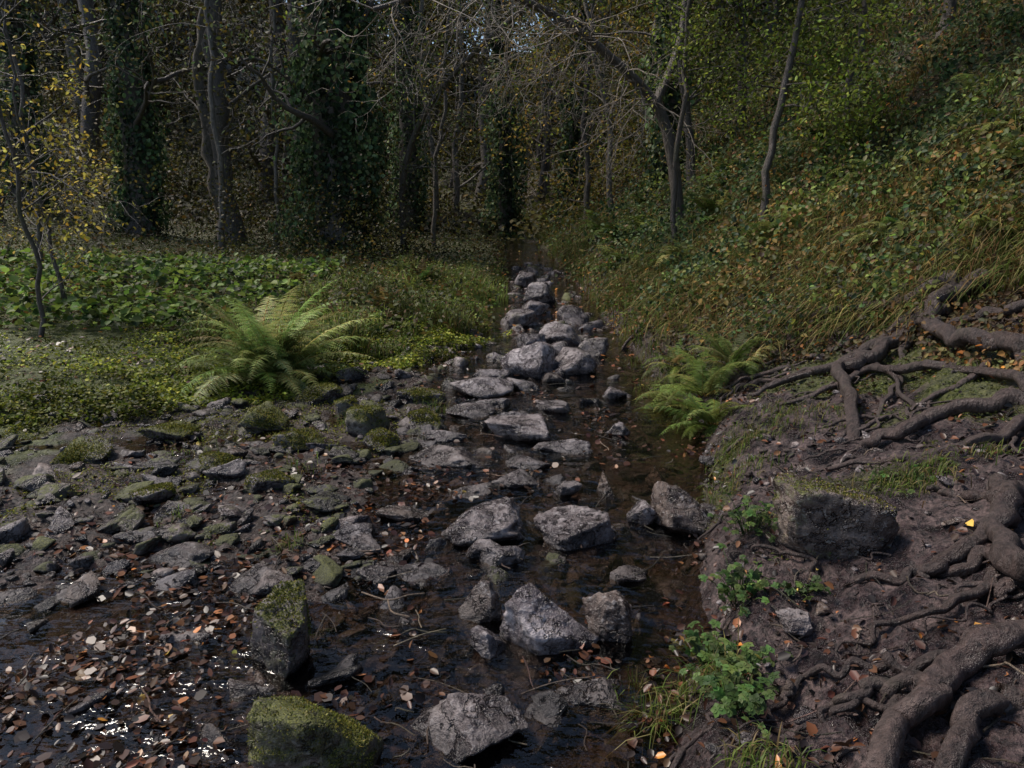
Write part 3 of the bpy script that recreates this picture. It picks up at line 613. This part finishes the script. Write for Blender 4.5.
for a in [(1.42, 5.05, .55, 20, FD, (2.2, 5.4), (0, 65)), (1.5, 5.5, .65, 24, FD, None, (10, 75)), (1.32, 5.75, .55, 18, FD, (2.2, 5.4), (0, 65)), (1.75, 5.75, .6, 20, FD, None, (10, 75)), (1.45, 6.4, .5, 16, FD, None, (10, 75)),
          (3.15, 8.3, .8, 18, FD, W, (10, 60)), (2.8, 8.3, .7, 14, FD, None, (30, 80)), (4.5, 7., .8, 16, FD, W, (0, 45)), (4.2, 6.3, .6, 14, FD, W, (0, 45)), (3.4, 6.6, .6, 14, FD, W, (0, 45)), (5.0, 8.2, .9, 16, FD, W, (0, 45)), (3.9, 8.2, .7, 14, FD, W, (0, 45)), (3.6, 5.6, .5, 12, FD, W, (0, 45))]:
    fern(*a[:5], az=a[5], elev=a[6], dz=.04)
for q in [(2.9, 16, .9), (2.0, 15, .9), (2.4, 13, .8), (2.1, 18, .9), (3.0, 11, .8), (1.8, 11.5, .7), (2.3, 9.8, .7), (3.6, 13, .8), (4.2, 10, .8), (2.0, 13.5, .8), (2.5, 14.5, .9)]: fern(*q, 16, FD, az=W, elev=(10, 70), dense=False, dz=.08)
fern(.66, 2.47, .16, 8, FB, elev=(10, 60))
for q in [(-5.5, 9.5), (-3.2, 11.), (-7., 11.), (-1.6, 9.5), (-6., 13.5), (-3.6, 14.5), (-1.5, 12.5)]:
    fern(q[0], q[1], .6, 14, [(.09, .13, .035), (.14, .10, .035)], dense=False)

# leafy herb by the water
def herb(x, y, n, spread, hgt, ls, cols, name='woodland_geranium'):
    G = Geo(); loc = np.array((x, y, h1(x, y)))
    for k in range(n):
        o = np.array([rng.normal()*spread[0], rng.normal()*spread[1], 0]); b = loc+o*.35
        top = loc+o+np.array([0, 0, hgt*rng.uniform(.25, 1.)]); top[2] = max(top[2], h1(top[0], top[1], True)+.015)
        mid = (b+top)/2+np.array([0, 0, hgt*.2]); c = pal(1, cols, None, .3)[0]
        tube(G, smooth_path([b, mid, top], 6), .0014, 3, c*.8)
        nr = nrmz(rng.normal(size=3)*.4+np.array([0, -.25, 1.])); t0 = nrmz(np.cross(nr, rng.normal(size=3))); b0 = np.cross(nr, t0)
        an = np.linspace(-2.3, 2.3, 5)+rng.normal(); tn = t0*np.cos(an)[:, None]+b0*np.sin(an)[:, None]
        l = ls*rng.uniform(.5, 1.25)
        leaves(G, np.tile(top, (5, 1)), np.tile(nr, (5, 1)), l, l*.85, pal(5, [c], None, .1), tan=tn, fold=.08, curl=.18)
    return G.build(name, [M_leaf])
HC = [(.075, .13, .035), (.12, .175, .05), (.05, .085, .025)]
herb(.64, 1.85, 75, (.05, .06), .11, .021, HC); herb(.67, 2.17, 80, (.05, .07), .12, .021, HC); herb(.84, 2.46, 80, (.06, .08), .13, .02, HC); herb(.98, 2.8, 60, (.06, .06), .14, .02, HC)
herb(.74, 2.02, 40, (.05, .05), .09, .02, HC); herb(1.02, 2.38, 24, (.06, .03), .04, .018, HC); herb(1.75, 3.08, 30, (.08, .05), .05, .018, HC)

# ------------------------------------------------------------------ trees
BK = (.075, .060, .050)
def leaf_tips(G, tips, per, size, cols, w=None, sp=.25, m=1):
    if not tips: return
    t = np.concatenate(tips)
    if per < 1: t = t[rng.random(len(t)) < per]; per = 1
    n = len(t)*per; p = np.repeat(t, per, 0)+rng.normal(size=(n, 3))*sp
    leaves(G, p, nrmz(rng.normal(size=(n, 3))+np.array([0, 0, .8])), size*rng.uniform(.6, 1.3, n), size*.6, pal(n, cols, w), m=m, simple=size < .045)
OC = [(.20, .13, .03), (.34, .22, .04), (.42, .31, .06), (.12, .085, .02)]
OL = [(.055, .06, .015), (.09, .09, .022), (.14, .115, .026), (.04, .034, .015)]
GR = [(.10, .14, .02), (.18, .24, .035), (.30, .36, .055), (.07, .08, .016)]
GD = [(.06, .08, .016), (.11, .14, .026), (.17, .20, .04), (.05, .05, .014)]
IV = [(.022, .045, .02), (.045, .075, .032), (.08, .125, .05), (.13, .175, .075)]
def ivy_tree(x, y, r, ht, iv, nleaf, lean=(0, 0), nb=8):
    G = Geo(); z0 = h1(x, y); n = 30; s = np.linspace(0, 1, n)
    pts = np.stack([x+lean[0]*s*ht+.15*np.sin(s*5), y+lean[1]*s*ht, z0-.3+s*ht], -1)
    tube(G, pts, r*(1.25-.6*s+.5*np.exp(-s*25)), 14, BK, 0, .15, 3)
    tips = []
    for k in range(nb):
        i = int(rng.uniform(.15, .8)*n); a = rng.uniform(0, 6.3)
        grow(G, tips, pts[i], (math.cos(a), math.sin(a), .4), rng.uniform(2, 4.), r*.25, 2, .35, .02, 4, BK)
    leaf_tips(G, tips, 2, .11, OL+IV[2:], None, .25)
    sI = rng.random(nleaf)**1.2; a = rng.uniform(0, 6.283, nleaf)
    cx = np.interp(sI, s, pts[:, 0]); cy = np.interp(sI, s, pts[:, 1]); cz = np.interp(sI, s, pts[:, 2])
    lump = fbm(np.stack([np.cos(a)*1.2, np.sin(a)*1.2, cz*.9], -1), 3, 9)
    R = r*(1.1-.4*sI)+iv*np.clip(.6+1.8*lump, .05, 2.2)*np.sqrt(rng.random(nleaf))
    p = np.stack([cx+R*np.cos(a), cy+R*np.sin(a), cz], -1)
    nr = nrmz(np.stack([np.cos(a), np.sin(a), .3+0*a], -1)+rng.normal(size=(nleaf, 3))*.5)
    leaves(G, p, nr, rng.uniform(.07, .14, nleaf), .11, pal(nleaf, IV)*(.6+.9*ss(-.3, .3, lump))[:, None], tan=np.tile([0, 0, -1.], (nleaf, 1))+rng.normal(size=(nleaf, 3))*.4, m=1)
    return G.build('ivy_covered_tree', [M_bark, M_leaf])
ivy_tree(-4.1, 17.5, .42, 13, .75, 18000); ivy_tree(-.25, 25, .2, 12, .5, 7500, (-.03, 0)); ivy_tree(-3.2, 23, .25, 12, .4, 5000)
ivy_tree(3.4, 17, .14, 9, .4, 5000, (-.06, 0), 7); ivy_tree(-9.6, 19.5, .32, 11, .35, 7000, (.02, 0), 9); ivy_tree(-12.4, 19.5, .3, 11, .3, 6000, (.02, 0), 9); ivy_tree(1.7, 24, .16, 11, .35, 5000, (.04, 0), 7)

def tree(name, x, y, r, ht, cols, per=2, ls=.08, nb=9, lean=(0, 0), w=None, depth=2, low=.2, bl=(1.5, 3.5), sp=.25, wand=.3, bark=BK):
    G = Geo(); z0 = h1(x, y); n = 26; s = np.linspace(0, 1, n)
    wv = np.cumsum(rng.normal(size=(n, 2))*.035*ht/6, 0)
    pts = np.stack([x+lean[0]*s*ht+wv[:, 0], y+lean[1]*s*ht+wv[:, 1], z0-.2+s*ht], -1)
    tube(G, pts, r*(1.1-.75*s+.4*np.exp(-s*22)), 10, bark, 0, .12, 4); tips = []
    for k in range(nb):
        i = int(rng.uniform(low, .98)*n); a = rng.uniform(0, 6.3)
        grow(G, tips, pts[i], (math.cos(a), math.sin(a), rng.uniform(0, .8)), rng.uniform(*bl), max(r*.3*(1-.5*i/n), .01), depth, wand, .0, 5, bark)
    leaf_tips(G, tips, per, ls, cols, w, sp); return G.build(name, [M_bark, M_leaf])
BL = (.12, .10, .082)
tree('bare_tree', -8.0, 21, .17, 10, OL, .6, .12, 10, low=.1, bark=BL)
tree('bare_tree', -11.5, 17, .14, 10, OL, .6, .10, 10, low=.1)
tree('bare_tree', -6.4, 16.5, .07, 8, OL, .5, .09, 9, bark=BL)
tree('bare_tree', -7.0, 19, .22, 12, OL, .5, .09, 9)
tree('bare_tree', -5.6, 18, .05, 9, OL, .5, .09, 8, bark=BL)
tree('bare_tree', -2.0, 20, .06, 9, OL, .5, .09, 8, (.05, 0), bark=BL)
tree('bare_tree', 2.3, 18, .07, 8, GD, .6, .09, 8, (-.12, 0), bark=BL)
tree('hazel_tree', 3.0, 9.0, .045, 6, GR, 4, .055, 22, (0.0, 0), None, 2, .2, (.7, 1.4), .12)
tree('hazel_tree', 4.6, 10.5, .045, 6, GD, 3, .06, 20, (-.05, 0), None, 2, .15, (.8, 1.8), .15)
tree('hazel_tree', 2.4, 11.0, .04, 6, GR, 3, .055, 16, (.03, 0), None, 2, .3, (.8, 1.4), .15)
tree('hazel_tree', 5.6, 8.2, .035, 4, GD+OC, 2, .045, 18, (-.12, -.05), None, 2, .1, (.8, 1.6), .15)
tree('hazel_tree', 6.5, 12, .08, 7, GD, 3, .08, 20, (-.1, 0), None, 2, .1, (1., 2.4), .2)
tree('hazel_tree', 3.5, 15, .08, 8, GD, 3, .085, 20, (-.05, 0), None, 2, .1, (1., 2.4), .2)
tree('hazel_tree', 7.8, 9.5, .05, 5, OC+GD, 2, .055, 16, (-.15, -.1), None, 2, .1, (1., 2.), .2)
tree('hazel_tree', 5.0, 17, .1, 9, GD+OL, 4, .1, 20, (-.05, 0), None, 2, .1, (1.2, 2.8), .25)
tree('hazel_tree', 1.9, 20, .08, 7, GD+OC, 3, .1, 16, (.02, 0), None, 2, .1, (1.2, 2.6), .25)
YL = [(.36, .25, .035), (.52, .40, .06), (.62, .52, .11), (.22, .20, .03)]
tree('beech_sapling', -5.0, 7.6, .025, 4.6, YL, .5, .055, 14, (-.02, 0), None, 2, .12, (.7, 1.5), .05)
tree('beech_sapling', -5.3, 8.8, .025, 3.8, YL, .5, .055, 10, (-.06, 0), None, 2, .3, (.6, 1.1), .05)
tree('beech_sapling', -7.5, 12., .04, 6, YL+OL, .8, .07, 14, (.02, 0), None, 2, .1, (1, 2.), .1)

# leaning mossy tree with arching limb and hanging twigs
G = Geo(); tips = []
z0 = h1(2.7, 12)
main = smooth_path([(2.7, 12, z0-.2), (2.5, 12, 2.2), (2.2, 12, 3.0), (1.4, 11.8, 3.7), (.5, 11.5, 4.2), (-.6, 11, 4.4), (-1.8, 10.5, 4.0)], 60)
tube(G, main, np.linspace(.10, .03, 60), 10, BK, 0, .15, 2)
m2 = smooth_path([(2.2, 12, 3.0), (2.6, 12.2, 4.2), (2.5, 12.2, 6)], 20); tube(G, m2, np.linspace(.07, .04, 20), 8, BK, 0, .1, 2)
for k in range(60):
    i = rng.integers(20, 60); grow(G, tips, main[i], (rng.normal()*.7-.2, -.5+rng.normal()*.5, rng.uniform(-.6, .4)), rng.uniform(.8, 2.2), .012, 2, .4, -.12, 4, (.22, .18, .145), .8, 4)
leaf_tips(G, tips[::4], 1, .045, OC+GR, None, .1)
G.build('leaning_tree', [M_bark, M_leaf])
G = Geo(); tips = []
m3 = smooth_path([(-2.6, 18, h1(-2.6, 18)), (-2.5, 17.6, 2.0), (-1.9, 17, 3.4), (-.6, 16, 4.6), (.9, 15.4, 5.6)], 40); tube(G, m3, np.linspace(.08, .04, 40), 8, BK, 0, .1, 2)
for k in range(26):
    i = rng.integers(8, 40); grow(G, tips, m3[i], (rng.normal(), rng.normal()*.5, rng.normal()*.5), rng.uniform(1, 2.4), .018, 2, .4, 0, 4, (.10, .085, .06), .8, 4)
leaf_tips(G, tips, 1, .07, OL+GD, None, .15)
G.build('leaning_tree', [M_bark, M_leaf])

# ------------------------------------------------------------------ distant woodland mass
G = Geo()
def col_at(x, y, n):
    a = pal(n, OL+[(.18, .11, .03)], [4, 3, 2, 4, .6]); b = pal(n, [(.20, .20, .04), (.30, .26, .055), (.13, .13, .03), (.38, .29, .06)]); c = pal(n, [(.06, .08, .02), (.11, .14, .03), (.15, .14, .035), (.045, .055, .018)])
    t = x/np.maximum(y, 5); wb = np.exp(-((t-.07)/.13)**2); wc = ss(.1, .3, t)
    r = rng.random(n); return np.where((r < wb)[:, None], b, np.where((r < wb+wc)[:, None], c, a))
def far_tree(x, y, ht, r, nc=30):
    z = h1(x, y)
    pts = np.stack([x+np.cumsum(rng.normal(size=8)*.25), y+np.cumsum(rng.normal(size=8)*.2), z-.3+np.linspace(0, ht, 8)], -1)
    tube(G, pts, np.linspace(r, r*.35, 8), 6, BL if rng.random() < .4 else BK, 0); tips = []
    for j in range(9):
        i = rng.integers(1, 8); a = rng.uniform(0, 6.3); grow(G, tips, pts[i], (math.cos(a), math.sin(a), .5), rng.uniform(2, 4), r*.35, 1, .35, 0, 4, (.11, .09, .07), .8, 4)
    ctr = np.concatenate([t[-1:] for t in tips]); ctr = ctr[rng.integers(len(ctr), size=nc)]
    n = nc*60; p = np.repeat(ctr, 60, 0)+rng.normal(size=(n, 3))*np.array([.7, .7, .35])
    sz = rng.uniform(.003, .006, n)*y; cl = np.repeat(rng.uniform(.5, 1.3, nc), 60)[:, None]
    leaves(G, p, nrmz(rng.normal(size=(n, 3))+np.array([0, 0, .6])), sz, sz*.8, col_at(p[:, 0], p[:, 1], n)*cl*rng.uniform(.45, 1.3), m=1, simple=True)
for k in range(115):
    y = rng.uniform(24, 62); x = rng.uniform(-.85, .85)*y
    if -.1*y < x < .1*y and y < 30: continue
    far_tree(x, y, rng.uniform(9, 17), rng.uniform(.1, .36))
for k in range(20):
    y = rng.uniform(34, 62); far_tree(rng.uniform(-.16, .12)*y, y, rng.uniform(14, 20), rng.uniform(.1, .25), 40)
for k in range(220):
    y = rng.uniform(14, 42); x = rng.uniform(-.85, .85)*y
    if -.16*y < x < .08*y and y < 28: continue
    z = h1(x, y); n = 380; R = rng.uniform(.4, 1.5)
    sub = rng.normal(size=(12, 3))*np.array([R*.6, R*.6, R*.5])+np.array([x, y, z+R*.8])
    p = sub[rng.integers(12, size=n)]+rng.normal(size=(n, 3))*.25
    sz = rng.uniform(.003, .0055, n)*y
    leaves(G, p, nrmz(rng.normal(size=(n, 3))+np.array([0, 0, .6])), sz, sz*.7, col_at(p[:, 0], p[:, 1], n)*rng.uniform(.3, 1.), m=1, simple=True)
n = 90000; y = rng.uniform(22, 85, n); x = rng.uniform(-.9, .9, n)*y; z = H(x, y, False)+rng.random(n)*.6
sz = rng.uniform(.005, .010, n)*y
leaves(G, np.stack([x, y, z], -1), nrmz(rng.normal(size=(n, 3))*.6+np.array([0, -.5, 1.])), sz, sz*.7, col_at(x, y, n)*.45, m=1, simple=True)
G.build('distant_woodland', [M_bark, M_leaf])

# ------------------------------------------------------------------ light, world, camera
el, az = math.radians(54), math.radians(-68)
w = bpy.data.worlds.new('World'); scene.world = w; w.use_nodes = True; nt = w.node_tree
bg = nt.nodes['Background']; sky = nt.nodes.new('ShaderNodeTexSky'); sky.sky_type = 'NISHITA'; sky.sun_disc = False
sky.sun_elevation = el; sky.sun_rotation = az % (2*math.pi); nt.links.new(sky.outputs[0], bg.inputs[0]); bg.inputs[1].default_value = .14
sd = bpy.data.lights.new('sun', 'SUN'); sd.energy = 5.0; sd.angle = math.radians(20); sd.color = (1, .91, .81)
so = bpy.data.objects.new('sun', sd); scene.collection.objects.link(so)
dirv = Vector((math.sin(az)*math.cos(el), math.cos(az)*math.cos(el), math.sin(el))); so.rotation_euler = dirv.to_track_quat('Z', 'Y').to_euler()
cam = bpy.data.cameras.new('camera'); cam.lens = 26; cam.sensor_width = 36; cam.clip_end = 600; cam.clip_start = .05
co = bpy.data.objects.new('camera', cam); scene.collection.objects.link(co); co.location = (0, 0, 1.6); co.rotation_euler = (math.radians(76), 0, 0)
scene.camera = co
scene.view_settings.view_transform = 'Standard'; scene.view_settings.look = 'None'; scene.view_settings.exposure = 0
